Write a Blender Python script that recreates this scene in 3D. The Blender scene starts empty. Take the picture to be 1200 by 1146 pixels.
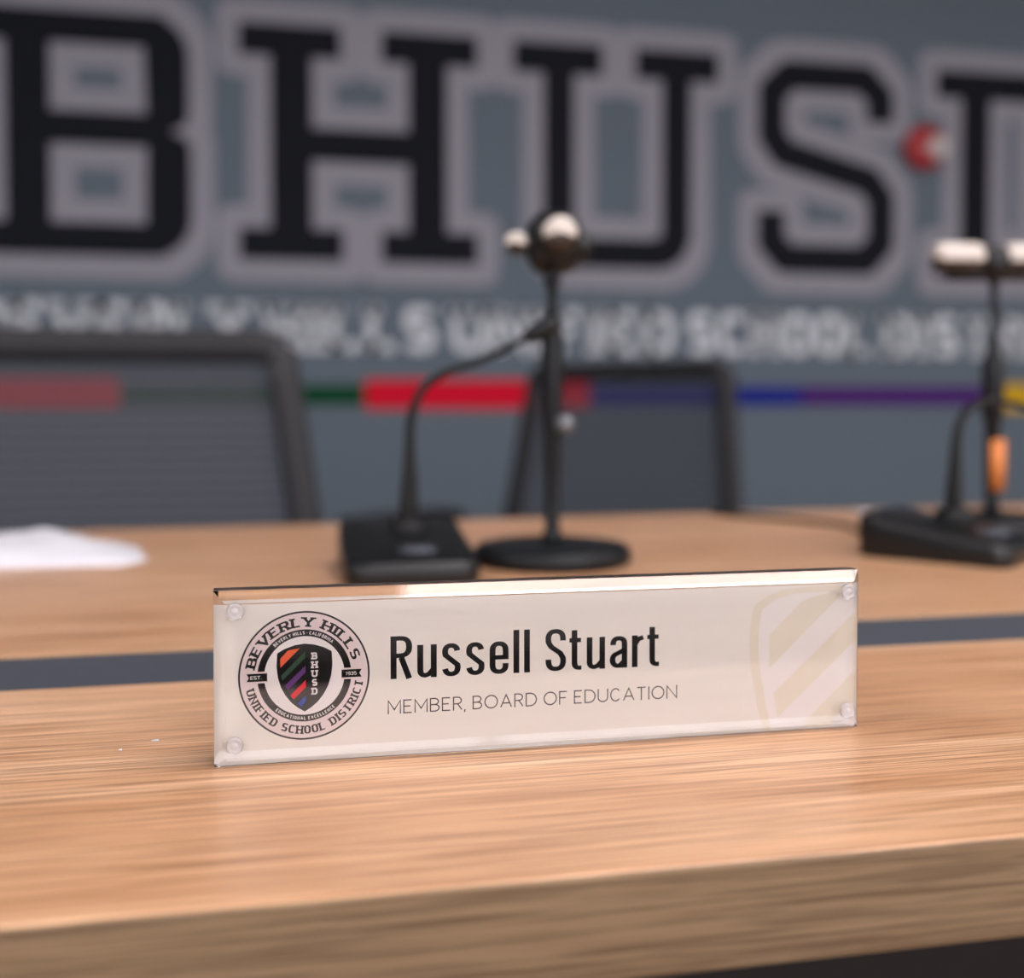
import bpy, bmesh, math, random
from mathutils import Vector, Matrix, noise
random.seed(7)
PI = math.pi
sc = bpy.context.scene
COL = sc.collection
T = 0.74                      # table top height; everything "over the table" is given relative to it

# ------------------------------------------------------------------ helpers
def lin(c):
    return tuple(((v/255)/12.92 if v/255 <= .04045 else ((v/255+.055)/1.055)**2.4) for v in c) + (1.0,)

def mat(name, rgb, rough=.5, metal=0., spec=.5, coat=0.):
    m = bpy.data.materials.new(name); m.use_nodes = True
    b = m.node_tree.nodes['Principled BSDF']
    b.inputs['Base Color'].default_value = lin(rgb)
    b.inputs['Roughness'].default_value = rough
    b.inputs['Metallic'].default_value = metal
    b.inputs['Specular IOR Level'].default_value = spec
    b.inputs['Coat Weight'].default_value = coat
    return m

def speckle(m, scale=300, amt=.12, bump=0., stretch=(1, 1, 1)):
    """gentle procedural variation of the base colour, optional bump"""
    nt = m.node_tree; b = nt.nodes['Principled BSDF']
    tc = nt.nodes.new('ShaderNodeTexCoord'); mp = nt.nodes.new('ShaderNodeMapping')
    mp.inputs['Scale'].default_value = stretch
    n = nt.nodes.new('ShaderNodeTexNoise'); n.inputs['Scale'].default_value = scale
    n.inputs['Detail'].default_value = 4
    nt.links.new(tc.outputs['Object'], mp.inputs['Vector']); nt.links.new(mp.outputs[0], n.inputs['Vector'])
    mx = nt.nodes.new('ShaderNodeMix'); mx.data_type = 'RGBA'; mx.blend_type = 'MULTIPLY'
    cr = nt.nodes.new('ShaderNodeValToRGB')
    cr.color_ramp.elements[0].position = .3; cr.color_ramp.elements[1].position = .7
    v = 1-amt
    cr.color_ramp.elements[0].color = (v, v, v, 1)
    mx.inputs[0].default_value = 1
    mx.inputs[6].default_value = b.inputs['Base Color'].default_value
    nt.links.new(n.outputs['Fac'], cr.inputs[0]); nt.links.new(cr.outputs[0], mx.inputs[7])
    nt.links.new(mx.outputs[2], b.inputs['Base Color'])
    if bump:
        bp = nt.nodes.new('ShaderNodeBump'); bp.inputs['Strength'].default_value = bump
        bp.inputs['Distance'].default_value = .001
        nt.links.new(n.outputs['Fac'], bp.inputs['Height']); nt.links.new(bp.outputs[0], b.inputs['Normal'])
    return m

class MB:
    """collects faces, builds one mesh object"""
    def __init__(s): s.v = []; s.f = []; s.mi = []; s.sm = []
    def face(s, pts, m=0, smooth=False):
        i = len(s.v); s.v += [tuple(p) for p in pts]; s.f.append(tuple(range(i, i+len(pts)))); s.mi.append(m); s.sm.append(smooth)
    def grid(s, rows, m=0, closed=False, smooth=True):
        i = len(s.v); n = len(rows[0])
        for r in rows: s.v += [tuple(p) for p in r]
        for a in range(len(rows)-1):
            for b in range(n if closed else n-1):
                c = (b+1) % n
                s.f.append((i+a*n+b, i+a*n+c, i+(a+1)*n+c, i+(a+1)*n+b)); s.mi.append(m); s.sm.append(smooth)
    def box(s, a, b, m=0):
        x0, y0, z0 = a; x1, y1, z1 = b
        P = [(x0,y0,z0),(x1,y0,z0),(x1,y1,z0),(x0,y1,z0),(x0,y0,z1),(x1,y0,z1),(x1,y1,z1),(x0,y1,z1)]
        i = len(s.v); s.v += P
        for f in [(0,3,2,1),(4,5,6,7),(0,1,5,4),(1,2,6,5),(2,3,7,6),(3,0,4,7)]:
            s.f.append(tuple(i+k for k in f)); s.mi.append(m); s.sm.append(False)
    def lathe(s, prof, c=(0,0,0), n=40, m=0, axis='Z'):
        rows = []
        for r, h in prof:
            row = []
            for k in range(n):
                a = 2*PI*k/n; x, y = r*math.cos(a), r*math.sin(a)
                p = (x, y, h) if axis == 'Z' else ((x, h, y) if axis == 'Y' else (h, x, y))
                row.append((c[0]+p[0], c[1]+p[1], c[2]+p[2]))
            rows.append(row)
        s.grid(rows, m, True)
    def tube(s, pts, rad, n=16, m=0, cap=True):
        pts = [Vector(p) for p in pts]
        if not hasattr(rad, '__len__'): rad = [rad]*len(pts)
        rows = []; up = None
        for i, p in enumerate(pts):
            t = (pts[min(i+1, len(pts)-1)]-pts[max(i-1, 0)]).normalized()
            if up is None:
                up = Vector((0,0,1)) if abs(t.z) < .9 else Vector((1,0,0))
            a = (up - t*up.dot(t)).normalized(); up = a; b = t.cross(a)
            rows.append([p + (a*math.cos(2*PI*k/n)+b*math.sin(2*PI*k/n))*rad[i] for k in range(n)])
        if cap:
            rows = [[pts[0]]*n] + rows + [[pts[-1]]*n]
        s.grid(rows, m, True)
    def build(s, name, mats, parent=None, loc=None, bevel=0, seg=3, merge=True, subsurf=0):
        me = bpy.data.meshes.new(name); me.from_pydata(s.v, [], s.f)
        for k in (mats if isinstance(mats, (list, tuple)) else [mats]): me.materials.append(k)
        me.polygons.foreach_set('material_index', s.mi); me.polygons.foreach_set('use_smooth', s.sm)
        if merge:
            bm = bmesh.new(); bm.from_mesh(me)
            bmesh.ops.remove_doubles(bm, verts=bm.verts, dist=1e-6)
            bmesh.ops.recalc_face_normals(bm, faces=bm.faces); bm.to_mesh(me); bm.free()
        o = bpy.data.objects.new(name, me); COL.objects.link(o)
        if parent: o.parent = parent
        if loc: o.location = loc
        if bevel:
            b = o.modifiers.new('bevel', 'BEVEL'); b.width = bevel; b.segments = seg; b.limit_method = 'ANGLE'; b.angle_limit = .6
            b.harden_normals = False
            for p in me.polygons: p.use_smooth = True
            w = o.modifiers.new('wn', 'WEIGHTED_NORMAL')
        if subsurf:
            u = o.modifiers.new('sub', 'SUBSURF'); u.levels = u.render_levels = subsurf
        return o

def empty(name, loc, label, cat, rz=0, group=None):
    o = bpy.data.objects.new(name, None); COL.objects.link(o); o.location = loc; o.rotation_euler = (0,0,rz)
    o.empty_display_size = .02
    return tag(o, label, cat, group)
def tag(o, label, cat, group=None):
    o['label'] = label; o['category'] = cat; o['kind'] = 'thing'
    if group: o['group'] = group
    return o
def struct(o, label=None):
    o['kind'] = 'structure'
    if label: o['label'] = label
    return o
def copy_tree(o, parent=None):
    c = o.copy(); COL.objects.link(c); c.parent = parent
    for ch in [k for k in list(bpy.data.objects) if k.parent == o]: copy_tree(ch, c)
    return c

# ------------------------------------------------------------------ camera
AL = math.radians(12.0); PT = math.radians(1.5); FPX = 1290.0; CH = .1065
cam = bpy.data.cameras.new('camera'); cam.sensor_fit = 'HORIZONTAL'; cam.sensor_width = 36
cam.lens = FPX/1200*36
horizon = 466.0
cy = horizon + FPX*math.tan(PT)
cam.shift_y = -(573-cy)/1200
cam.clip_start = .01
cam.dof.use_dof = True; cam.dof.focus_distance = .3275; cam.dof.aperture_fstop = 5.3
co = bpy.data.objects.new('camera', cam); COL.objects.link(co)
co.location = (0, 0, T+CH); co.rotation_euler = (PI/2-PT, 0, -AL)
sc.camera = co

# ------------------------------------------------------------------ lettering: stroke alphabets
def arc(cx, cy_, rx, ry, a0, a1, n=14, e=2.0):
    out = []
    for i in range(n+1):
        a = math.radians(a0+(a1-a0)*i/n); c, s = math.cos(a), math.sin(a)
        out.append((cx+rx*math.copysign(abs(c)**(2/e), c), cy_+ry*math.copysign(abs(s)**(2/e), s)))
    return out

def caps(ch, w, e=2.0):
    """skeleton strokes of a capital in a box w wide, 1 high; returns strokes, serif points"""
    L = lambda *p: list(p)
    h = w/2
    if ch == 'A': return [L((0,0),(h,1),(w,0)), L((.2*w,.33),(.8*w,.33))], [(0,0),(w,0)]
    if ch == 'B':
        return [L((0,0),(0,1)), L((0,1),(w*.5,1))+arc(w*.5,.76,w*.42,.24,90,-90,10,e)+L((0,.52)),
                L((0,.52),(w*.52,.52))+arc(w*.52,.26,w*.48,.26,90,-90,10,e)+L((0,0))], [(-.0,0),(-.0,1)]
    if ch == 'C': return [arc(h,.5,h,.5,40,320,24,e)], []
    if ch == 'D': return [L((0,0),(0,1)), L((0,1),(w*.4,1))+arc(w*.4,.5,w*.6,.5,90,-90,18,e)+L((0,0))], [(0,0),(0,1)]
    if ch == 'E': return [L((w,0),(0,0),(0,1),(w,1)), L((0,.52),(w*.82,.52))], [(0,0),(0,1)]
    if ch == 'F': return [L((0,0),(0,1),(w,1)), L((0,.5),(w*.85,.5))], [(0,0),(0,1)]
    if ch == 'G': return [arc(h,.5,h,.5,45,345,24,e)+L((w,.47),(w*.6,.47))], []
    if ch == 'H': return [L((0,0),(0,1)), L((w,0),(w,1)), L((0,.5),(w,.5))], [(0,0),(0,1),(w,0),(w,1)]
    if ch == 'I': return [L((h,0),(h,1))], [(h,0),(h,1)]
    if ch == 'L': return [L((0,1),(0,0),(w,0))], [(0,0),(0,1)]
    if ch == 'M': return [L((0,0),(0,1),(h,.28),(w,1),(w,0))], [(0,0),(w,0)]
    if ch == 'N': return [L((0,0),(0,1),(w,0),(w,1))], [(0,0),(0,1),(w,1)]
    if ch == 'O': return [arc(h,.5,h,.5,0,360,32,e)], []
    if ch == 'R': return [L((0,0),(0,1)), L((0,1),(w*.5,1))+arc(w*.5,.74,w*.45,.26,90,-90,10,e)+L((0,.48)), L((w*.5,.48),(w,0))], [(0,0),(0,1),(w,0)]
    if ch == 'S': return [arc(h,.75,h*.95,.25,25,270,16,e)[:-1]+arc(h,.25,h,.25,90,-155,16,e)], []
    if ch == 'T': return [L((0,1),(w,1)), L((h,0),(h,1))], [(h,0)]
    if ch == 'U': return [L((0,1),(0,.36))+arc(h,.36,h,.36,180,360,16,e)+L((w,.36),(w,1))], [(0,1),(w,1)]
    if ch == 'V': return [L((0,1),(h,0),(w,1))], [(0,1),(w,1)]
    if ch == 'X': return [L((0,0),(w,1)), L((0,1),(w,0))], [(0,0),(0,1),(w,0),(w,1)]
    if ch == 'Y': return [L((0,1),(h,.45),(w,1)), L((h,.45),(h,0))], [(0,1),(w,1),(h,0)]
    if ch == '1': return [L((h*.3,.8),(h,1),(h,0))], [(h,0)]
    if ch == '9': return [arc(h,.7,h,.3,0,360,20,e), L((w,.7))+arc(h,.4,h,.4,0,-120,10,e)], []
    if ch == '3': return [arc(h,.76,h*.92,.24,140,-90,12,e)[:-1]+arc(h,.26,h,.26,90,-145,14,e)], []
    if ch == '5': return [L((w*.9,1),(w*.1,1),(w*.05,.56))+arc(h,.3,h,.3,120,-140,16,e)], []
    if ch == ',': return [L((0,.06),(-.05,-.16))], []
    if ch == '.': return [L((0,0),(0,.14))], []
    if ch == '*': return [L((0,.45),(0,.62))], []
    return [], []

def stroke_quads(pts, wv, wh=None, ext=0.0):
    """turn a centre line into a ribbon: list of quads. wv = width of vertical strokes, wh = of horizontal ones"""
    wh = wv if wh is None else wh
    q = []
    for p in pts:
        if not q or math.dist(q[-1], p) > 1e-6: q.append(p)
    closed = len(q) > 3 and math.dist(q[0], q[-1]) < 1e-4
    if closed: q = q[:-1]
    n = len(q)
    if n < 2: return []
    def seg(i, j):
        dx, dy = q[j][0]-q[i][0], q[j][1]-q[i][1]; l = math.hypot(dx, dy); return dx/l, dy/l
    if ext and not closed:
        d = seg(0, 1); q[0] = (q[0][0]-d[0]*ext, q[0][1]-d[1]*ext)
        d = seg(n-2, n-1); q[-1] = (q[-1][0]+d[0]*ext, q[-1][1]+d[1]*ext)
    def hw(nx, ny): return math.sqrt((nx*wv)**2+(ny*wh)**2)/2
    Lf, Rt = [], []
    for i in range(n):
        if closed: a = seg((i-1) % n, i); b = seg(i, (i+1) % n)
        else: a = seg(max(i-1, 0), max(i-1, 0)+1); b = seg(min(i, n-2), min(i, n-2)+1)
        na, nb = (-a[1], a[0]), (-b[1], b[0])
        A = hw(*na); B = hw(*nb)
        det = na[0]*nb[1]-na[1]*nb[0]
        if abs(det) < .15:
            mx, my = na[0]+nb[0], na[1]+nb[1]; l = math.hypot(mx, my) or 1
            k = (A+B)/2/max(.3, (l/2)); ox, oy = mx/l*k, my/l*k
        else:                                    # intersection of both offset lines
            ox = (A*nb[1]-B*na[1])/det; oy = (na[0]*B-nb[0]*A)/det
            l = math.hypot(ox, oy); mxl = 2.2*max(A, B)
            if l > mxl: ox, oy = ox/l*mxl, oy/l*mxl
        Lf.append((q[i][0]+ox, q[i][1]+oy)); Rt.append((q[i][0]-ox, q[i][1]-oy))
    out = []
    for i in range(n if closed else n-1):
        j = (i+1) % n
        out.append([Lf[i], Rt[i], Rt[j], Lf[j]])
    return out

CW_SANS = dict(A=.80, B=.62, C=.74, D=.76, E=.56, F=.54, G=.78, H=.74, I=.02, L=.52, M=.86, N=.76, O=.92, R=.60, S=.58, T=.66, U=.72, V=.78, X=.7, Y=.7)
CW_SLAB = dict(A=.74, B=.58, C=.58, D=.60, E=.56, F=.54, G=.6, H=.64, I=.12, L=.52, M=.8, N=.66, O=.58, R=.60, S=.54, T=.64, U=.62, V=.72, X=.66, Y=.70)
CW_SLAB.update({'1': .3, '9': .5, '3': .5, '5': .5})

def word(text, cw, stroke, gap, xs=1.0, e=2.0, serif=0.0, space=.45, horiz=None):
    """list of (x_offset, width, quads) in cap-height units"""
    x = 0; res = []
    for ch in text:
        if ch == ' ': x += space*xs; continue
        w = cw.get(ch, .0 if ch in ',.*' else .5)*xs
        strokes, sf = caps(ch, w, e)
        qs = []
        for s_ in strokes:
            # keep the outer edge of the pen inside the cap height
            hh = (horiz or stroke)
            s2 = []
            for (a, b) in s_:
                s2.append((a, hh/2+b*(1-hh) if ch not in ',' else b))
            verts_end = [abs(s2[0][0]-s2[1][0]) < 1e-4, abs(s2[-1][0]-s2[-2][0]) < 1e-4]
            qq = stroke_quads(s2, stroke, horiz, 0)
            qs += qq
            for k, (p, o_) in enumerate(((s2[0], s2[1]), (s2[-1], s2[-2]))):      # square the ends off to the cap lines
                if verts_end[k] and ch not in ',.*' and (abs(p[1]-hh/2) < 1e-3 or abs(p[1]-1+hh/2) < 1e-3):
                    y2 = 0 if p[1] < .5 else 1
                    qs.append([(p[0]-stroke/2, p[1]), (p[0]+stroke/2, p[1]), (p[0]+stroke/2, y2), (p[0]-stroke/2, y2)])
        if serif:
            for (a, b) in sf:
                y0, y1 = (0, (horiz or stroke)) if b < .5 else (1-(horiz or stroke), 1)
                qs.append([(a-serif-stroke/2, y0), (a+serif+stroke/2, y0), (a+serif+stroke/2, y1), (a-serif-stroke/2, y1)])
        res.append((x, w, qs)); x += w+gap
    return res, x-gap

class Flat:
    """printed layers on a plane: each colour layer gets its own tiny height so nothing fights"""
    def __init__(s, fn): s.mb = MB(); s.fn = fn
    def poly(s, pts, lay, m=0): s.mb.face([s.fn(u, v, lay) for u, v in pts], m)
    def ring(s, cx, cy_, r0, r1, lay, m=0, a0=0, a1=360, n=120):
        for i in range(n):
            a = math.radians(a0+(a1-a0)*i/n); b = math.radians(a0+(a1-a0)*(i+1)/n)
            P = [(cx+r1*math.cos(a), cy_+r1*math.sin(a)), (cx+r1*math.cos(b), cy_+r1*math.sin(b))]
            if r0 > 0: P += [(cx+r0*math.cos(b), cy_+r0*math.sin(b)), (cx+r0*math.cos(a), cy_+r0*math.sin(a))]
            else: P += [(cx, cy_)]
            s.poly(P, lay, m)
    def text(s, w, x, y, h, lay, m=0, xs=1.0):
        for ox, ww_, qs in w:
            for q in qs: s.poly([(x+(ox+a)*h*xs, y+b*h) for a, b in q], lay, m)
    def arc_text(s, w, total, cx, cy_, r, h, a_mid, span, lay, m=0, inside=False, squeeze=1.0):
        """letters set on a circle; span in degrees from first to last letter edge"""
        for ox, ww_, qs in w:
            f = (ox+ww_/2)/total
            if not inside: ang = math.radians(a_mid+span/2-span*f); tx, ty = math.sin(ang), -math.cos(ang); nx, ny = math.cos(ang), math.sin(ang)
            else: ang = math.radians(a_mid-span/2+span*f); tx, ty = -math.sin(ang), math.cos(ang); nx, ny = -math.cos(ang), -math.sin(ang)
            bx, by = cx+r*math.cos(ang), cy_+r*math.sin(ang)
            for q in qs:
                s.poly([(bx+tx*(a-ww_/2)*h*squeeze+nx*b*h, by+ty*(a-ww_/2)*h*squeeze+ny*b*h) for a, b in q], lay, m)

# ------------------------------------------------------------------ materials
def wood(name, c_lo, c_mid, c_hi, rough, contrast=1.0):
    m = bpy.data.materials.new(name); m.use_nodes = True; nt = m.node_tree; b = nt.nodes['Principled BSDF']
    N = nt.nodes.new; Lk = nt.links.new
    tc = N('ShaderNodeTexCoord')
    def nz(scale, stretch, detail=5, dist=0., rgh=.55):
        mp = N('ShaderNodeMapping'); mp.inputs['Scale'].default_value = stretch
        Lk(tc.outputs['Object'], mp.inputs['Vector'])
        n = N('ShaderNodeTexNoise'); n.inputs['Scale'].default_value = scale; n.inputs['Detail'].default_value = detail
        n.inputs['Distortion'].default_value = dist; n.inputs['Roughness'].default_value = rgh
        Lk(mp.outputs[0], n.inputs['Vector']); return n.outputs['Fac']
    broad = nz(6, (.5, 7, 7), 3, .3)
    fine = nz(60, (.32, 4.6, 4.6), 4, .25)
    pores = nz(130, (.14, 6.2, 6.2), 4, .1)
    lines = nz(300, (.045, 4.0, 4.0), 3, .05)
    cr = N('ShaderNodeValToRGB'); e = cr.color_ramp.elements
    e[0].position = .33; e[0].color = lin(c_lo); e[1].position = .66; e[1].color = lin(c_hi)
    k = cr.color_ramp.elements.new(.5); k.color = lin(c_mid)
    Lk(broad, cr.inputs[0])
    r2 = N('ShaderNodeValToRGB'); r2.color_ramp.elements[0].position = .34; r2.color_ramp.elements[1].position = .56
    g = 1-.13*contrast; r2.color_ramp.elements[0].color = (g*.98, g*.93, g*.88, 1)
    Lk(fine, r2.inputs[0])
    r3 = N('ShaderNodeValToRGB'); r3.color_ramp.elements[0].position = .36; r3.color_ramp.elements[1].position = .50
    g = 1-.34*contrast; r3.color_ramp.elements[0].color = (g, g*.94, g*.9, 1)
    Lk(pores, r3.inputs[0])
    r4 = N('ShaderNodeValToRGB'); r4.color_ramp.elements[0].position = .40; r4.color_ramp.elements[1].position = .54
    g = 1-.34*contrast; r4.color_ramp.elements[0].color = (g, g*.93, g*.88, 1)
    Lk(lines, r4.inputs[0])
    def mul(a, bb):
        x = N('ShaderNodeMix'); x.data_type = 'RGBA'; x.blend_type = 'MULTIPLY'; x.inputs[0].default_value = 1
        Lk(a, x.inputs[6]); Lk(bb, x.inputs[7]); return x.outputs[2]
    c = mul(mul(mul(cr.outputs[0], r2.outputs[0]), r3.outputs[0]), r4.outputs[0])
    Lk(c, b.inputs['Base Color']); b.inputs['Roughness'].default_value = rough
    bp = N('ShaderNodeBump'); bp.inputs['Strength'].default_value = .25; bp.inputs['Distance'].default_value = .0003
    Lk(pores, bp.inputs['Height']); Lk(bp.outputs[0], b.inputs['Normal'])
    return m

M = {}
M['wood'] = wood('light_oak_laminate', (200,152,113), (211,165,127), (225,184,148), .32)
M['wood_edge'] = wood('oak_edge_band', (136,109,80), (146,119,88), (158,131,99), .6, 1.0)
M['dark_panel'] = speckle(mat('dark_brown_panel', (38,27,23), .7), 60, .1)
M['channel'] = speckle(mat('dark_grey_channel', (64,68,77), .6), 900, .1)
M['black'] = speckle(mat('black_plastic', (14,15,16), .55, 0, .3), 700, .2)
M['black_gloss'] = speckle(mat('black_satin', (15,16,17), .35, 0, .4), 400, .1)
M['black_metal'] = speckle(mat('black_metal', (16,19,22), .45, .0, .3), 500, .1)
M['cream'] = speckle(mat('cream_plastic', (205,194,184), .4), 400, .05)
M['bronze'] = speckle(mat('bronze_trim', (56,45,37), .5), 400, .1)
M['silver'] = mat('silver', (112,114,118), .4, .5)
M['orange'] = speckle(mat('orange_label', (206,122,58), .6), 300, .08)
M['wall'] = speckle(mat('slate_blue_wall_paint', (109,120,130), .8, 0, .1), 40, .04)
M['letter_black'] = speckle(mat('black_vinyl', (32,34,40), .8, 0, .08), 60, .08)
M['letter_grey'] = speckle(mat('grey_vinyl', (160,158,167), .8, 0, .1), 60, .04)
M['letter_white'] = speckle(mat('pale_vinyl', (226,229,235), .8, 0, .1), 60, .04)
for n, c in dict(red=(226,22,52), coral=(214,52,58), green=(14,72,44), blue=(34,44,140), purple=(82,36,118), yellow=(226,178,30)).items():
    M['band_'+n] = speckle(mat('band_'+n, c, .8, 0, .1), 60, .05)
M['alarm_red'] = speckle(mat('alarm_red', (178,28,36), .4), 100, .05)
M['alarm_lens'] = speckle(mat('alarm_lens', (225,215,210), .2), 100, .04)
M['chair_frame'] = speckle(mat('chair_frame_grey', (43,42,45), .6, 0, .3), 300, .1)
M['chair_fabric'] = speckle(mat('chair_seat_fabric', (40,41,46), .9), 900, .25, .3)
M['paper'] = speckle(mat('white_paper', (212,211,218), .75), 60, .03)
M['plaster'] = speckle(mat('warm_white_plaster', (205,198,190), .8), 50, .04)
M['tile'] = speckle(mat('ceiling_tile', (214,208,204), .9), 120, .1, .3)
M['carpet'] = speckle(mat('dark_carpet', (62,56,56), .95), 500, .35, .6)
M['metal_trim'] = mat('white_enamel', (215,214,212), .4)
M['card'] = speckle(mat('cream_card', (246,238,226), .6), 25, .03, 0, (1, 1, 14))
M['ink'] = mat('black_ink', (14,12,12), .7, 0, .1)
M['ink_thin'] = mat('dark_ink', (26,23,23), .7, 0, .1)
M['seal_pink'] = mat('seal_rose', (236,217,213), .6)
M['seal_pale'] = mat('seal_pale', (245,237,232), .6)
M['watermark'] = mat('watermark_sand', (240,229,208), .6)
M['watermark_light'] = mat('watermark_light', (247,239,232), .6)
for n, c in dict(orange=(240,96,44), green=(16,66,36), purple=(92,32,120), red=(232,30,50), blue=(40,70,160)).items():
    M['ink_'+n] = mat('ink_'+n, c, .5)

def acrylic(name, body, tint=(.985, .985, .99)):
    """polished clear acrylic: Fresnel reflection over see-through body, a little milky where the edges gather light"""
    m = bpy.data.materials.new(name); m.use_nodes = True; nt = m.node_tree; nt.nodes.clear()
    N = nt.nodes.new; Lk = nt.links.new
    out = N('ShaderNodeOutputMaterial'); tr = N('ShaderNodeBsdfTransparent'); tr.inputs[0].default_value = (*tint, 1)
    gl = N('ShaderNodeBsdfGlossy'); gl.inputs['Roughness'].default_value = .015
    fr = N('ShaderNodeFresnel'); fr.inputs['IOR'].default_value = 1.49
    mx = N('ShaderNodeMixShader'); base = tr.outputs[0]
    if body > 0:
        df = N('ShaderNodeBsdfDiffuse'); df.inputs[0].default_value = (.93, .90, .91, 1)
        tl = N('ShaderNodeBsdfTranslucent'); tl.inputs[0].default_value = (.93, .90, .91, 1)
        dm = N('ShaderNodeMixShader'); dm.inputs[0].default_value = .35
        Lk(df.outputs[0], dm.inputs[1]); Lk(tl.outputs[0], dm.inputs[2])
        m2 = N('ShaderNodeMixShader')
        tcd = N('ShaderNodeTexCoord'); nz = N('ShaderNodeTexNoise'); nz.inputs['Scale'].default_value = 60
        mr = N('ShaderNodeMapRange'); mr.inputs[3].default_value = body*.85; mr.inputs[4].default_value = body*1.15
        Lk(tcd.outputs['Object'], nz.inputs['Vector']); Lk(nz.outputs['Fac'], mr.inputs[0]); Lk(mr.outputs[0], m2.inputs[0])
        Lk(tr.outputs[0], m2.inputs[1]); Lk(dm.outputs[0], m2.inputs[2]); base = m2.outputs[0]
    Lk(fr.outputs[0], mx.inputs[0]); Lk(base, mx.inputs[1]); Lk(gl.outputs[0], mx.inputs[2]); Lk(mx.outputs[0], out.inputs[0])
    return m
def clear_block(name, rough=0):
    m = bpy.data.materials.new(name); m.use_nodes = True; nt = m.node_tree; nt.nodes.clear()
    o = nt.nodes.new('ShaderNodeOutputMaterial'); b = nt.nodes.new('ShaderNodeBsdfGlass')
    b.inputs['IOR'].default_value = 1.49; b.inputs['Roughness'].default_value = rough; b.inputs[0].default_value = (.992, .99, .992, 1)
    nt.links.new(b.outputs[0], o.inputs[0]); return m
M['acrylic'] = clear_block('clear_acrylic')
M['acrylic_sawn'] = clear_block('satin_acrylic_edge', .28)
M['pin'] = acrylic('clear_pin_plastic', .38)

def mesh_fabric():
    m = bpy.data.materials.new('chair_back_netting'); m.use_nodes = True; nt = m.node_tree; b = nt.nodes['Principled BSDF']
    b.inputs['Base Color'].default_value = lin((58,58,65)); b.inputs['Roughness'].default_value = .8
    N = nt.nodes.new; Lk = nt.links.new
    tc = N('ShaderNodeTexCoord'); wv = N('ShaderNodeTexWave'); wv.bands_direction = 'Z'; wv.inputs['Scale'].default_value = 26
    wv.inputs['Distortion'].default_value = .4
    Lk(tc.outputs['Object'], wv.inputs['Vector'])
    mr = N('ShaderNodeMapRange'); mr.inputs[3].default_value = .58; mr.inputs[4].default_value = .74
    Lk(wv.outputs['Fac'], mr.inputs[0]); Lk(mr.outputs[0], b.inputs['Alpha'])
    return m
M['netting'] = mesh_fabric()
def emis(name, rgb, s):
    m = bpy.data.materials.new(name); m.use_nodes = True; nt = m.node_tree; nt.nodes.clear()
    e = nt.nodes.new('ShaderNodeEmission'); o = nt.nodes.new('ShaderNodeOutputMaterial')
    e.inputs[0].default_value = lin(rgb); e.inputs[1].default_value = s; nt.links.new(e.outputs[0], o.inputs[0]); return m
M['diffuser'] = emis('lit_diffuser', (255,249,250), 15.0)
M['fill_glow'] = emis('fill_light_glow', (250,247,255), 4.0)  # emission of the added fill panels behind the camera

# ------------------------------------------------------------------ room
X0, X1, Y0, Y1, ZC = -3.4, 5.0, -3.0, 3.4, 2.70
def plane_box(name, a, b, m, label=None):
    mb = MB(); mb.box(a, b); return struct(mb.build(name, m), label)
plane_box('floor', (X0-.1, Y0-.1, -.1), (X1+.1, Y1+.1, 0), M['carpet'])
plane_box('ceiling', (X0-.1, Y0-.1, ZC), (X1+.1, Y1+.1, ZC+.1), M['tile'])
plane_box('wall_back', (X0-.1, Y1, 0), (X1+.1, Y1+.1, ZC), M['wall'], 'slate blue painted wall behind the lettering')
plane_box('wall_left', (X0-.1, Y0, 0), (X0, Y1, ZC), M['wall'])
plane_box('wall_right', (X1, Y0, 0), (X1+.1, Y1, ZC), M['plaster'])
plane_box('wall_front', (X0-.1, Y0-.1, 0), (X1+.1, Y0, ZC), M['plaster'])
mb = MB(); mb.box((X0, Y1-.012, 0), (X1, Y1, .1)); struct(mb.build('baseboard_back', M['black'], bevel=.003))

# ceiling light panels (recessed 1.2 x 0.6 m troffers)
def light_panel(x, y, label):
    r = empty('ceiling_light', (x, y, ZC), label, 'light', group='recessed ceiling light panels')
    f = MB()
    for a, b in (((-.64,-.34,-.02),(.64,-.30,0)), ((-.64,.30,-.02),(.64,.34,0)), ((-.64,-.30,-.02),(-.60,.30,0)), ((.60,-.30,-.02),(.64,.30,0))): f.box(a, b)
    f.build('frame', M['metal_trim'], r)
    d = MB(); d.box((-.60,-.30,-.010), (.60,.30,-.004)); d.build('diffuser', M['diffuser'], r)
    return r
for x in (-2.15, .82, 3.4):
    for y in (-1.9, .02):
        light_panel(x, y, 'white framed recessed ceiling light panel')

# added window-like glowing panels behind the camera, frontal fill for card and wall
fill_light = bpy.data.objects.new('fill_light_1', None); COL.objects.link(fill_light); fill_light.location = (.6, Y0, 1.75); struct(fill_light)
mb = MB()
for a, b in (((-2.6,0,-.85),(2.6,.05,-.80)), ((-2.6,0,.80),(2.6,.05,.85)), ((-2.6,0,-.8),(-2.55,.05,.8)), ((2.55,0,-.8),(2.6,.05,.8)), ((-.03,0,-.8),(.03,.05,.8))): mb.box(a, b)
mb.build('fill_light_frame', M['metal_trim'], fill_light)
for x_ in (-2.55, .03):
    mb = MB(); mb.box((x_,.01,-.8), (x_+2.52,.02,.8)); mb.build('fill_light_pane', M['fill_glow'], fill_light)

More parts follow.
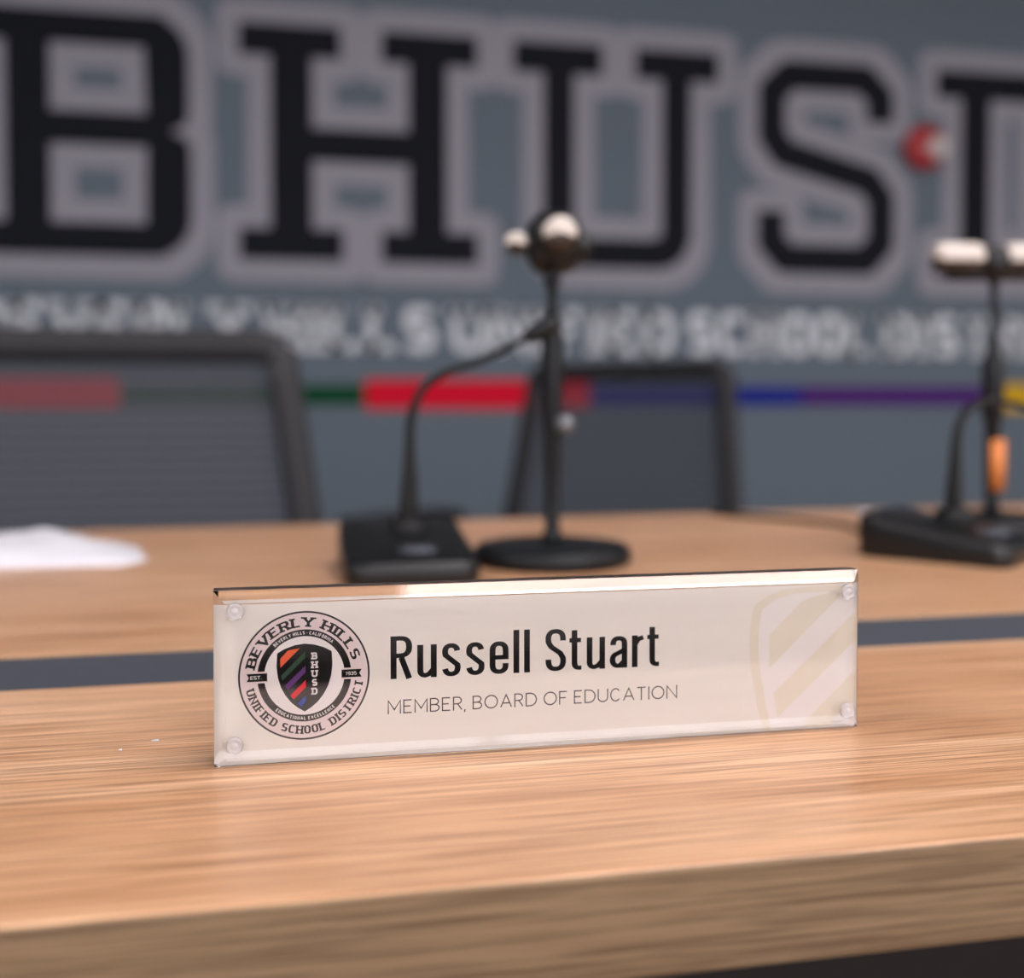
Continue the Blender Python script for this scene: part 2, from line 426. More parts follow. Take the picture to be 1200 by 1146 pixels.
# ------------------------------------------------------------------ wall lettering
def hull(pts):
    pts = sorted(set((round(a, 6), round(b, 6)) for a, b in pts))
    def half(ps):
        h = []
        for p in ps:
            while len(h) > 1 and (h[-1][0]-h[-2][0])*(p[1]-h[-2][1])-(h[-1][1]-h[-2][1])*(p[0]-h[-2][0]) <= 0: h.pop()
            h.append(p)
        return h
    a = half(pts); b = half(pts[::-1]); return a[:-1]+b[:-1]
KERN = arc(0, 0, 1, 1, 0, 351, 39, 3.2)
def grow(poly, o):
    return hull([(x+o*kx, y+o*kz) for x, y in poly for kx, kz in KERN])
def R(u0, v0, u1, v1, bl=0, br=0, tr=0, tl=0):
    out = []
    for (cx, cy_, r, a) in ((u0+bl, v0+bl, bl, 180), (u1-br, v0+br, br, 270), (u1-tr, v1-tr, tr, 0), (u0+tl, v1-tl, tl, 90)):
        out += [(cx, cy_)] if r == 0 else [(cx+r*math.cos(math.radians(a+90*i/8)), cy_+r*math.sin(math.radians(a+90*i/8))) for i in range(9)]
    return hull(out)
def path(pts, w, flat_ends=True):
    out = []
    for i in range(len(pts)-1):
        a, b = pts[i], pts[i+1]
        P = []
        dx, dy = b[0]-a[0], b[1]-a[1]; l = math.hypot(dx, dy); nx, ny = -dy/l*w/2, dx/l*w/2
        P += [(a[0]+nx, a[1]+ny), (a[0]-nx, a[1]-ny), (b[0]+nx, b[1]+ny), (b[0]-nx, b[1]-ny)]
        for j, p in ((i, a), (i+1, b)):
            if 0 < j < len(pts)-1: P += [(p[0]+w/2*math.cos(2*PI*k/20), p[1]+w/2*math.sin(2*PI*k/20)) for k in range(20)]
        out.append(hull(P))
    return out
tp, bt, s = 1.216, .530, .077
letters = {
 'B': [R(-.748,bt,-.646,tp), R(-.84,tp-s,-.40,tp), R(-.84,bt,-.40,bt+s), R(-.70,.850,-.31,.928),
       R(-.362,.905,-.262,tp,0,.04,.11,0), R(-.362,bt,-.256,.872,0,.11,.04,0), R(-.362,.85,-.305,.928), R(-.45,tp-s,-.33,tp), R(-.45,bt,-.33,bt+s)],
 'H': [R(-.009,bt,.097,tp), R(-.1,tp-s,.182,tp), R(-.1,bt,.188,bt+s), R(.406,bt,.507,tp), R(.324,tp-s,.602,tp), R(.324,bt,.604,bt+s), R(.05,.830,.45,.912)],
 'U': [R(.833,bt+.10,.914,tp), R(.736,tp-s,1.006,tp), R(1.227,bt+.10,1.306,tp), R(1.137,tp-s,1.399,tp), R(.93,bt,1.21,bt+s)]+path([(.8735,.66),(.8735,.635),(.885,.60),(.910,.577),(.945,.5695)],.081)[1:]+path([(1.2665,.66),(1.2665,.635),(1.255,.60),(1.230,.577),(1.195,.5695)],.079)[1:]+[R(.833,.62,.914,.68),R(1.227,.62,1.306,.68)],
 'S': path([(1.99,1.04),(1.99,1.115),(1.93,1.174),(1.66,1.174),(1.597,1.115),(1.597,.975),(1.64,.915),(1.95,.835),(1.996,.775),(1.996,.63),(1.94,.568),(1.65,.568),(1.597,.625),(1.597,.716)], .079),
 'D': [R(2.306,bt,2.398,tp), R(2.211,tp-s,2.62,tp), R(2.211,bt,2.62,bt+s), R(2.60,bt,2.70,tp,0,.11,.11,0)],
}
def slab_polys(polys, y_back, y_front, step, m, name, parent=None, loc=(0,0,0)):
    mb = MB()
    for i, p in enumerate(polys):
        yf = y_front+step*i
        mb.face([(x-loc[0], yf-loc[1], T+z-loc[2]) for x, z in p][::1])
        n = len(p)
        for k in range(n):
            a, b = p[k], p[(k+1) % n]
            mb.face([(a[0]-loc[0], yf-loc[1], T+a[1]-loc[2]), (a[0]-loc[0], y_back-loc[1], T+a[1]-loc[2]), (b[0]-loc[0], y_back-loc[1], T+b[1]-loc[2]), (b[0]-loc[0], yf-loc[1], T+b[1]-loc[2])])
    return mb.build(name, m, parent, merge=False)
descr = {'B': 'huge black slab letter B with grey outline on the slate wall', 'H': 'huge black slab letter H with grey outline, right after the B',
         'U': 'huge black slab letter U with grey outline behind the microphone stand', 'S': 'huge black slab letter S with grey outline beside the alarm strobe',
         'D': 'huge black slab letter D with grey outline, last of the mural letters'}
for k, (ch, polys) in enumerate(letters.items()):
    cx = sum(p[0] for q in polys for p in q)/sum(len(q) for q in polys)
    r = empty('wall_letter', (cx, Y1, T+.85), descr[ch], 'letter', group='big outlined letters on the wall')
    l0 = (cx, Y1, T+.85)
    slab_polys([grow(p, .076) for p in polys], Y1-.0002, Y1-.0030-.0011*(k % 2), .0001, M['letter_grey'], 'outline', r, l0)
    slab_polys([grow(p, .009) for p in polys], Y1-.0002, Y1-.0070, .0001, M['letter_black'], 'letter_face', r, l0)

for txt, u0, u1, lb in (('BEVERLY', -.86, -.085, 'pale lettering BEVERLY on the wall under the big B'), ('HILLS', -.035, .480, 'pale lettering HILLS on the wall under the big H'),
                    ('UNIFIED', .530, 1.262, 'pale lettering UNIFIED on the wall under the big U'), ('SCHOOL', 1.306, 1.965, 'pale lettering SCHOOL on the wall under the big S'),
                    ('DISTRICT', 2.011, 2.86, 'pale lettering DISTRICT on the wall under the big D')):
    w, tot = word(txt, CW_SLAB, .23, .34, 1.0, 3.2, .09)
    h = .142; xs = (u1-u0-.03)/(tot*h)
    fl = Flat(lambda a, b, lay: (a, -.002*lay, b))
    fl.text(w, .015, 0, h, 1, 0, xs)
    o = fl.mb.build('wall_word', M['letter_white'], merge=False, loc=(u0, Y1-.001, T+.247)); 
    mm = o.modifiers.new('solid', 'SOLIDIFY'); mm.thickness = .0015; mm.offset = 1
    tag(o, lb, 'lettering', 'district name spelled along the wall')

for nm, u0, u1, v0, v1, lb in (('coral', -1.3, -.455, .074, .164, 'red painted band on the wall seen through the large mesh chair'),
      ('green', -.455, .262, .084, .146, 'dark green painted band on the wall between the red bands'),
      ('red', .262, .975, .072, .162, 'bright red painted band on the wall behind the gooseneck microphone'),
      ('blue', .975, 1.71, .080, .144, 'blue painted band on the wall next to the purple one'),
      ('purple', 1.71, 2.41, .080, .144, 'purple painted band on the wall between blue and yellow'),
      ('yellow', 2.45, 3.15, .060, .152, 'yellow painted band on the wall behind the stand with orange label')):
    mb = MB(); mb.box((0, 0, 0), (u1-u0, .003, v1-v0))
    tag(mb.build('color_band', M['band_'+nm], loc=(u0, Y1-.0032, T+v0)), lb, 'painted band', 'coloured bands along the wall')

# fire alarm strobe
r = empty('alarm_strobe', (2.145, Y1, T+.952), 'round red alarm with white strobe lens mounted between letters S and D', 'alarm')
r.location.y = Y1-.007
mb = MB(); mb.lathe([(0,-.040),(.055,-.040),(.070,-.034),(.074,-.022),(.074,0),(0,0)], n=48, axis='Y'); mb.build('housing', M['alarm_red'], r)
mb = MB(); mb.lathe([(0,-.028),(.022,-.025),(.036,-.014),(.040,0),(0,0)], c=(.034,-.038,-.004), n=36, axis='Y'); mb.build('lens', M['alarm_lens'], r)

# ------------------------------------------------------------------ table
tb = empty('conference_table', (.1, .6, 0), 'light oak conference table with a dark grey cable channel along it', 'table')
off = Vector((-.1, -.6, 0))
TX0, TX1 = -1.25, 1.65; TH = .0255
def slab(name, quad, z0, z1, mats, bev=0, edge_front=False):
    mb = MB(); n = len(quad)
    top = [(x-.1, y-.6, z1) for x, y in quad]; bot = [(x-.1, y-.6, z0) for x, y in quad]
    mb.face(top, 0); mb.face(bot[::-1], 1 if len(mats) > 1 else 0)
    for k in range(n):
        mb.face([bot[k], bot[(k+1) % n], top[(k+1) % n], top[k]], 1 if len(mats) > 1 else 0)
    return mb.build(name, mats, tb, bevel=bev, seg=4)
yb = lambda x: .9375+.0396*(x+.039)
fe = lambda x: .2353-.0087*(x+.055)
slab('tabletop', [(TX0, fe(TX0)), (TX1, fe(TX1)), (TX1, .425), (TX0, .430)], T-TH, T, [M['wood'], M['wood_edge']], .0016)
slab('tabletop', [(TX0, .4868), (TX1, .479), (TX1, yb(TX1)), (TX0, yb(TX0))], T-TH, T, [M['wood'], M['wood_edge']], .0012)
slab('cable_channel', [(TX0, .4300), (TX1, .4250), (TX1, .4790), (TX0, .4868)], T-.02, T-.0012, [M['channel']])
for sx in (-1.05, 1.42):
    mb = MB(); mb.box((sx-.1-.03, -.30, .02), (sx-.1+.03, .30, T-TH)); mb.box((sx-.1-.045, -.33, 0), (sx-.1+.045, .33, .02)); mb.build('leg', M['wood_edge'], tb, bevel=.003)
mb = MB(); mb.box((-1.05-.1+.03, .05, .30), (1.42-.1-.03, .068, T-TH)); mb.build('modesty_panel', M['dark_panel'], tb, bevel=.001)

# ------------------------------------------------------------------ name plate
PW, PH, CHF, FT = .2016, .0510, .0033, .0046
PX, PY = -.0186, .3257-.0033
np_ = empty('nameplate', (PX, PY, T), 'clear acrylic name plate holding a cream printed card with round seal', 'nameplate')
np_.rotation_euler = (0, 0, math.radians(-.67))
def slab_acrylic(name, y_outer0, y_outer1, y_face, m_face_front):
    """block with a chamfer all round its face; material slots: face, side chamfers, top chamfer"""
    mb = MB(); c = CHF if name == 'front_block' else .0012
    O = lambda y: [(0,y,0),(PW,y,0),(PW,y,PH),(0,y,PH)]
    I = [(c,y_face,c),(PW-c,y_face,c),(PW-c,y_face,PH-c),(c,y_face,PH-c)]
    A, B = O(y_outer0), O(y_outer1)
    mb.face(I, 0)
    for k in range(4):
        j = (k+1) % 4
        mb.face([I[k], I[j], A[j], A[k]], 0)
        mb.face([A[k], A[j], B[j], B[k]], 1 if k == 2 else 0)
    mb.face(B, 0)
    return mb.build(name, [M['acrylic'], M['acrylic_sawn'], M['acrylic']], np_)
slab_acrylic('front_block', CHF, FT, 0, None)
slab_acrylic('rear_block', FT+.0052-.0012, FT+.0003, FT+.0052, None)
mb = MB(); mb.box((.0005, FT+.00006, .0006), (PW-.0005, FT+.00024, PH-.0042)); card = mb.build('printed_card', M['card'], np_)
CY = FT+.00005
mmf = lambda u, v, lay: (u/1000, CY-lay*.000008+.00004-.00004, v/1000)
# pins
for u, v in ((.0063,.0455),(.0059,.0069),(.1962,.0446),(.1963,.0064)):
    mb = MB(); mb.lathe([(0,-.0011),(.0008,-.0011),(.0011,-.0008),(.0014,-.0009),(.0020,-.0011),(.0024,-.0008),(.0025,0.0),(0,0)], c=(u,0,v), n=32, axis='Y')
    mb.build('clear_pin', M['pin'], np_)

# seal
fl = Flat(mmf); SX, SY, SR = 25.75, 25.4, 18.9
sm = [M['ink'], M['seal_pink'], M['seal_pale'], M['ink_orange'], M['ink_green'], M['ink_purple'], M['ink_red'], M['ink_blue']]
K, PK, PL = 0, 1, 2
fl.ring(SX, SY, 0, SR, 1, K, n=160); fl.ring(SX, SY, 0, SR*.972, 2, PK, n=160)
fl.ring(SX, SY, 0, SR*.715, 3, K, n=140); fl.ring(SX, SY, 0, SR*.61, 4, PL, n=140)
S_ = lambda a, b: (SX+a*SR, SY+b*SR)
# ribbons
for sgn in (-1, 1):
    def rb(x0, x1, hh, notch): return [S_(sgn*x0, -hh), S_(sgn*x1, -hh), S_(sgn*(x1-notch), 0), S_(sgn*x1, hh), S_(sgn*x0, hh)]
    fl.poly([S_(sgn*.56, -.088), S_(sgn*.72, -.088), S_(sgn*.72, .088), S_(sgn*.56, .088)], 5, PK)
    q = rb(.565, .875, .062, .035)
    fl.poly([q[0], q[1], q[2]], 6, K); fl.poly([q[0], q[2], q[4]], 6, K); fl.poly([q[2], q[3], q[4]], 6, K)
w, t = word('EST.', CW_SLAB, .16, .24, 1.25, 3); h = .055*SR; x0 = SX-.735*SR-t*h/2
fl.text(w, x0, SY-.028*SR, h, 7, PL)
w, t = word('1935', CW_SLAB, .16, .22, 1.25, 3); x0 = SX+.712*SR-t*h/2
fl.text(w, x0, SY-.028*SR, h, 7, PL)
# shield
left = [(-.415,.36),(-.425,.15),(-.405,-.02),(-.36,-.17),(-.29,-.30),(-.20,-.415),(-.10,-.50),(0.0,-.56)]
right = [(-a, b) for a, b in left][::-1]
topc = [(.30,.425),(.15,.475),(0,.495),(-.15,.475),(-.30,.425)]
sh = left+right[1:]+topc
for i in range(len(sh)): fl.poly([S_(0, .05), S_(*sh[i]), S_(*sh[(i+1) % len(sh)])], 6, K)
Z = lambda *p: [S_((x-585)/520+.008, (585-y)/520-.02) for x, y in p]
fl.poly(Z((388,435),(450,368),(545,352),(392,503)), 7, 3)
fl.poly(Z((395,568),(586,378),(587,432),(405,608)), 7, 4)
fl.poly(Z((425,650),(588,495),(588,550),(448,688)), 7, 5)
fl.poly(Z((468,730),(589,612),(590,670),(492,765)), 7, 6)
fl.poly(Z((524,798),(590,735),(590,782),(552,826)), 7, 7)
for i, ch in enumerate('BHUSD'):
    w, t = word(ch, CW_SLAB, .24, .2, .95, 3.2, .10)
    h = .108*SR; yy = (585-(448+i*71.5))/520-.02
    fl.text(w, SX+.152*SR-t*h/2, SY+yy*SR, h, 7, PL)
# circular texts
w, t = word('BEVERLY HILLS', CW_SLAB, .26, .42, 1.12, 3.0, .13, .52, .17)
fl.arc_text(w, t, SX, SY, SR*.755, SR*.148, 92.8, 150, 3, K, squeeze=1.22)
w, t = word('UNIFIED SCHOOL DISTRICT', CW_SLAB, .22, .36, .84, 3.2, .09, .62, .16)
fl.arc_text(w, t, SX, SY, SR*.908, SR*.128, 272.5, 158, 3, K, inside=True, squeeze=1.12)
w, t = word('BEVERLY HILLS * CALIFORNIA', CW_SLAB, .20, .36, .75, 3, 0, .5)
fl.arc_text(w, t, SX, SY, SR*.637, SR*.052, 91.5, 84, 5, PL)
w, t = word('EDUCATIONAL EXCELLENCE', CW_SLAB, .20, .36, .75, 3, 0, .5)
fl.arc_text(w, t, SX, SY, SR*.690, SR*.052, 271, 82, 5, PL, inside=True)
fl.mb.build('seal', sm, card, merge=False)

# name in a condensed grotesque
WV, WH = .134, .106
def g(ch):
    x = .775-WH/2                                   # x height centre line
    b = WH/2
    if ch == 'R': return .345, [[(0,0),(0,1)], [(0,1-b),(.15,1-b)]+arc(.15,.745,.195,.255-b+.0,90,-90,12,2.4)+[(0,.49+b)], [(.17,.50),(.345,0)]], []
    if ch == 'u': return .300, [[(0,.775),(0,.17)]+arc(.115,.17,.115,.17-b,180,270,8,2.2)+[(.20,.085),(.30,.20)], [(.30,.775),(.30,0)]], []
    if ch == 's': return .295, [arc(.145,.575,.138,.575-.40-b+.03,8,180,12,2.3)+[(.02,.50),(.25,.30)]+arc(.150,.21,.142,.21-b,20,-172,14,2.3)], []
    if ch == 'e': return .300, [[(0,.395),(.300,.395),(.300,.56)]+arc(.15,.56,.15,.775-.56-b,0,180,14,2.3)+[(0,.21)]+arc(.15,.21,.15,.21-b,180,345,14,2.3)+[(.298,.25)]], []
    if ch == 'l': return 0, [[(0,0),(0,1.03)]], []
    if ch == 'S': return .355, [arc(.175,.765,.172,.235-b+.01,-8,180,14,2.4)+[(.008,.70),(.07,.585),(.28,.43),(.345,.31)]+arc(.178,.245,.172,.245-b-.0,15,-188,16,2.4)], []
    if ch == 't': return .20, [[(.06,.965),(.06,.17)]+arc(.165,.17,.105,.17-b,180,270,6,2.2)+[(.225,b)], [(-.06,.775-b),(.215,.775-b)]], []
    if ch == 'a': return .285, [[(.015,.56)]+arc(.15,.59,.135,.775-.59-b,180,0,14,2.3)+[(.285,.5),(.285,0)], [(.285,.44),(.10,.345)]+arc(.12,.20,.12,.145,115,270,12,2.1)+[(.17,b),(.285,.17)]], []
    if ch == 'r': return .19, [[(0,.775),(0,0)], [(0,.55),(.08,.68),(.205,.72)]], []
def name_word(text):
    x = 0; out = []
    for ch in text:
        if ch == ' ': x += .245; continue
        w_, st, _ = g(ch); qs = []
        for q in st: qs += stroke_quads(q, WV, WH)
        if ch == 't': x -= .045
        out.append((x, w_, qs)); x += w_+.147+.098+(-.03 if ch in 'rt' else 0)
    return out, x
w, t = name_word('Russell Stuart'); 
mxu = max(ox+p[0] for ox, ww_, qs in w for q in qs for p in q); mnu = min(ox+p[0] for ox, ww_, qs in w for q in qs for p in q)
xs = (134.2-50.8)/12.75/(mxu-mnu)
fl = Flat(mmf); fl.text(w, 50.8-mnu*12.75*xs, 23.0, 12.75, 1, 0, xs)
fl.mb.build('name_lettering', M['ink'], card, merge=False)
w, t = word('MEMBER, BOARD OF EDUCATION', CW_SANS, .085, .245, 1.0, 2.0, 0, .34)
fl = Flat(mmf); h = 4.15; fl.text(w, 50.1, 12.6, h, 1, 0, (140.0-50.1)/(t*h))
fl.mb.build('title_lettering', M['ink_thin'], card, merge=False)

# pale shield watermark, cut off by the card's end
fl = Flat(mmf)
outer = [(196,46.3),(186,46.2),(175.8,45.6),(169.7,43.4),(165.6,40.4),(164.4,34),(164.1,28),(164.6,21),(165.7,15.0),(167.0,8),(168.9,1.6)]
inner = [(196,44.2),(187,44.3),(178.9,44.0),(172.5,42.2),(168.4,39.3),(167.5,34),(167.2,27.8),(167.7,21),(168.8,15.0),(170.0,8),(171.6,1.6)]
for i in range(len(outer)-1): fl.poly([outer[i], outer[i+1], inner[i+1], inner[i]], 1, 0)
E_ = 200.6
rest = [inner[i] for i in range(len(inner))]
for i in range(len(rest)-1): fl.poly([rest[i], rest[i+1], (E_, rest[i+1][1]), (E_, rest[i][1])], 1, 1)
fl.poly([(170.9,31.0),(181.6,41.2),(185,42.6),(190.5,43.8),(196.5,44.0),(170.9,20.4)], 2, 0)
fl.poly([(172.4,12.3),(E_,37.6),(E_,28.4),(173.8,4.4)], 2, 0)
fl.poly([(182.0,1.6),(E_,18.6),(E_,9.4),(191.8,1.6)], 2, 0)
fl.mb.build('shield_watermark', [M['watermark'], M['watermark_light']], card, merge=False)

# lint on the table
for (x, y, a, l, lb) in ((-.0377,.3539,.5,.0022,'tiny white thread scrap on the table left of the nameplate'), (-.0471,.3466,.2,.0010,'tiniest white speck on the table edgeward of the thread scrap')):
    mb = MB(); mb.tube([(-l/2  ,0,.00016),(0,.0001,.00036),(l/2,0,.00026)], .00026, 8)
    tag(mb.build('lint', M['paper'], loc=(x, y, T+.0001)), lb, 'lint')

# ------------------------------------------------------------------ microphones
sa, ca = math.sin(AL), math.cos(AL)
def zpx(y, D): return CH-(y-horizon)*D/FPX
def at(px, py, Y):
    """place in the room seen at that spot of the photograph, at room depth Y (used to read off positions)"""
    a = (px-600)/FPX; d = (sa+ca*a, ca-sa*a); t_ = Y/d[1]
    return Vector((d[0]*t_, Y, T+CH-(py-horizon)/FPX*t_))
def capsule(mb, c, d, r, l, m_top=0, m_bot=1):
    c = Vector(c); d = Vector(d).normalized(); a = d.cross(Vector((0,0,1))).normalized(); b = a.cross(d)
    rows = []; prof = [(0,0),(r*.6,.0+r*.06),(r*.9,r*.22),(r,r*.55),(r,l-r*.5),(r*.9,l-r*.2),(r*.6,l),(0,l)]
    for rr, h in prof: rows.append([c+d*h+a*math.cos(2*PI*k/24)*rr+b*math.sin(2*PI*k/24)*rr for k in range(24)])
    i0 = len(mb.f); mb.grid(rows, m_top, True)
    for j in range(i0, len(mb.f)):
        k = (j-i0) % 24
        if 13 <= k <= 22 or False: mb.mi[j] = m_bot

def mic_stand(x, y, label, prof, ztop, D, heads, extra=None):
    r = empty('microphone_stand', (x, y, T), label, 'microphone stand', group='tabletop stands with twin microphones')
    mb = MB(); mb.lathe([(0,0),(.049,0),(.051,.0015),(.051,.0085),(.048,.0115),(.040,.0125),(.012,.0135),(0,.0135)], n=56); mb.build('base', M['black_metal'], r)
    mb = MB(); mb.lathe([(rr, z) for rr, z in prof], n=28); mb.build('pole', M['black_metal'], r)
    for (p, d, rr, l) in heads:
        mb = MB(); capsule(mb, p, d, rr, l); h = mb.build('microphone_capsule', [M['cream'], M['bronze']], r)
    return r
D1 = .710; Z1 = lambda y: zpx(y, D1)
s1 = mic_stand(.1735, .691, 'black round-based stand with twin cream microphones behind the nameplate',
    [(0,.0135),(.0075,.0135),(.0060,.018),(.0048,.022),(.0050,Z1(560)),(.0058,Z1(550)),(.0062,Z1(480)),(.0070,Z1(465)),(.0072,Z1(395)),(.0060,Z1(383)),(.0034,Z1(366)),(.0034,Z1(342)),(.0056,Z1(330)),(.0058,Z1(305)),(0,Z1(305))],
    0, D1, [((.004,-.004,Z1(281)), (-.25,-.97,.0), .0108, .030), ((-.018,.014,Z1(286)), (-.42,-.90,.0), .0072, .018)])
mb = MB(); mb.lathe([(0,-.021),(.012,-.020),(.0175,-.012),(.0190,0),(.0175,.010),(.011,.018),(0,.019)], c=(.002,.004,Z1(282)), n=32); mb.tube([(.012,.004,Z1(286)),(.023,.002,Z1(288)),(.026,.002,Z1(288))], [.009,.0095,.007], 16)
mb.tube([(-.014,0,Z1(300)),(.014,0,Z1(300))], .006, 14)
mb.build('clamp', M['black_gloss'], s1)
mb = MB(); mb.lathe([(0,-.013),(.0045,-.012),(.0062,-.008),(.0062,-.003),(.004,0),(0,0)], c=(.006,-.003,Z1(497)), n=24, axis='Y'); mb.build('knob', M['silver'], s1)
D2 = .882; Z2 = lambda y: zpx(y, D2)
s2 = mic_stand(.5615, .7845, 'black stand with twin cream microphones and orange label at right',
    [(0,.0135),(.0075,.0135),(.0058,.02),(.0062,Z2(495)),(.0085,Z2(488)),(.0085,Z2(425)),(.0060,Z2(412)),(.0032,Z2(395)),(.0032,Z2(340)),(.0055,Z2(325)),(.0058,Z2(312)),(0,Z2(312))],
    0, D2, [((-.009,.002,Z2(303)), (-ca,sa,.02), .0120, .040), ((.006,-.001,Z2(303)), (ca,-sa,-.0), .0120, .040)])
mb = MB(); mb.tube([(-.038*ca,.038*sa,Z2(323)),(.038*ca,-.038*sa,Z2(323))], .0046, 14); mb.lathe([(0,-.013),(.010,-.012),(.013,-.004),(.013,.006),(.009,.012),(0,.013)], c=(0,0,Z2(308)), n=28)
mb.build('clamp', M['black_gloss'], s2)
mb = MB(); zz = (Z2(575), Z2(515)); mb.lathe([(.0062,zz[0]),(.0072,zz[0]),(.0072,zz[1]),(.0062,zz[1])], c=(.0022,-.0012,0), n=28); mb.build('label_sleeve', M['orange'], s2)

def conference_mic(name_loc, rz, label, neck):
    r = empty('gooseneck_microphone', (name_loc[0], name_loc[1], T), label, 'microphone', rz, 'gooseneck desk microphones')
    # wedge base: low at the front, higher behind, rounded corners in plan
    mb = MB(); rows = []
    w, d = .0385, .0500
    plan = []
    for (sx, sy, a0) in ((1,1,0), (-1,1,90), (-1,-1,180), (1,-1,270)):
        for i in range(7):
            a = math.radians(a0+15*i); plan.append((sx*(w-.012)+.012*math.cos(a), sy*(d-.012)+.012*math.sin(a)))
    hz = lambda y: .0215+.0075*(y/d)
    rows.append([(0,0,0)]*len(plan))
    rows.append([(x*.97, y*.97, 0) for x, y in plan])
    rows.append([(x, y, .002) for x, y in plan])
    rows.append([(x, y, hz(y)-.004) for x, y in plan])
    rows.append([(x*.96, y*.97, hz(y)-.0008) for x, y in plan])
    rows.append([(x*.90, y*.92, hz(y)) for x, y in plan])
    rows.append([(0, 0, hz(0)+.001)]*len(plan))
    mb.grid(rows, 0, True); mb.build('base', M['black_gloss'], r)
    mb = MB(); mb.lathe([(0,0),(.011,0),(.0115,.002),(.0105,.0035),(0,.0040)], c=(.004,-.027,hz(-.027)-.0015), n=32); mb.build('talk_button', M['channel'], r)
    mb = MB(); nb = neck[0]
    mb.lathe([(.0125,-.003),(.0120,.003),(.0095,.005),(0,.006)], c=(nb[0],nb[1],.026), n=28); mb.build('neck_socket', M['black'], r)
    mb = MB()
    P = [Vector(p[:3]) for p in neck]; rad = [p[3] for p in neck]
    # smooth the neck with a Catmull-Rom curve
    Q, RR = [], []
    for i in range(len(P)-1):
        p0, p1, p2, p3 = P[max(i-1,0)], P[i], P[i+1], P[min(i+2, len(P)-1)]
        for k in range(8):
            t_ = k/8
            Q.append(.5*((2*p1)+(p2-p0)*t_+(2*p0-5*p1+4*p2-p3)*t_*t_+(3*p1-p0-3*p2+p3)*t_**3)); RR.append(rad[i]+(rad[i+1]-rad[i])*t_)
    Q.append(P[-1]); RR.append(rad[-1])
    mb.tube(Q, RR, 16); mb.build('gooseneck', M['black'], r)
    e = P[-1]; dd = (P[-1]-P[-2]).normalized(); mb = MB()
    mb.tube([e-dd*.002, e, e+dd*.004, e+dd*.020, e+dd*.023], [.0035,.0045,.0055,.0055,.0030], 20); mb.build('microphone_head', M['black_metal'], r)
    return r
bx, by = .0752, .6640
def loc_pts(pts, c, rz):
    Mx = Matrix.Rotation(-rz, 4, 'Z')
    out = []
    for px, py, Y, rr in pts:
        p = at(px, py, Y)-Vector((c[0], c[1], T)); p = Mx @ p; out.append((p.x, p.y, p.z, rr))
    return out
pts = loc_pts([(478,612,0.687,.0062),(479,590,0.687,.0060),(480,560,0.687,.0050),(480,525,0.687,.0034),(482,490,0.687,.0030),(494,458,0.686,.0028),(520,438,0.684,.0026),(560,424,0.681,.0024),(600,405,0.677,.0023),(618,395,0.675,.0023)], (bx, by), 0)
pts[0] = (pts[0][0], pts[0][1], .026, .0062)
conference_mic((bx, by), 0, 'black gooseneck microphone on wedge base just behind the nameplate', pts)
c2 = (.440, .6600); rz2 = math.radians(38)
nx = at(1118, 600, .690)
pts = loc_pts([(1119,602,0.671,.0062),(1119,580,0.671,.0058),(1120,550,0.671,.0046),(1121,520,0.671,.0034),(1126,492,0.670,.0028),(1142,474,0.668,.0026),(1165,470,0.666,.0024),(1190,474,0.664,.0023),(1215,482,0.662,.0023)], c2, rz2)
pts[0] = (pts[0][0], pts[0][1], .026, .0062)
conference_mic(c2, rz2, 'black gooseneck microphone on wedge base by the orange labelled stand', pts)

# thin cable trailing from the right microphone to the back of the table
mb = MB(); cb = [(.415,.705,.002),(.44,.76,.002),(.455,.83,.002),(.43,.88,.002),(.40,.915,.002),(.385,.9405,.002)]
mb.tube(cb, .0018, 10); tag(mb.build('cable', M['black'], loc=(0,0,T)), 'thin black cable running from right microphone to the table back edge', 'cable')
mb = MB(); rows = []
for i in range(9):
    rows.append([(-.022+.044*j/10, -.016+.032*i/8, .0012+.0015*math.sin(j*.7)*math.sin(i*.6)**2) for j in range(11)])
mb.grid(rows); o = mb.build('paper_slip', M['paper'], loc=(.535,.900,T+.001)); o.rotation_euler = (0,0,.3)
mm = o.modifiers.new('solid', 'SOLIDIFY'); mm.thickness = .0004
tag(o, 'small pale paper slip lying by the cable near the table back edge', 'paper')

# folded papers at the left
mb = MB(); n1, n2 = 46, 30; rows = []; und = []
def outl(u, v):
    y = .745+.125*v; xr = -.098+.012*math.sin(v*5.1)+.006*math.sin(v*13)
    if v > .45: xr -= .055*(v-.45)
    return Vector((-.40+(xr+.40)*u, y-.012*u*(1-v), 0))
for i in range(n2+1):
    row = []
    for j in range(n1+1):
        u, v = j/n1, i/n2; p = outl(u, v)
        edge = min(1, (1-u)*7, v*7+.0, (1-v)*7); edge = max(0, edge)
        h = .0075*edge**.5+.006*edge*(noise.noise(Vector((p.x*16, p.y*30, 3)))*1.5+.35)+.0016*edge*noise.noise(Vector((p.x*70, p.y*60, 9)))
        row.append((p.x, p.y, max(.0006, h)))
    rows.append(row)
mb.grid(rows)
mb.grid([[(x, y, 0) for x, y, z in r_] for r_ in rows])
mb.grid([[(x, y, 0) for x, y, z in rows[0]], rows[0]]); mb.grid([rows[-1], [(x, y, 0) for x, y, z in rows[-1]]])
mb.grid([[(r_[-1][0], r_[-1][1], 0) for r_ in rows], [r_[-1] for r_ in rows]]); mb.grid([[r_[0] for r_ in rows], [(r_[0][0], r_[0][1], 0) for r_ in rows]])
tag(mb.build('paper_bundle', M['paper'], loc=(0,0,T)), 'loosely folded white paper bundle lying on the table before the large chair', 'paper')

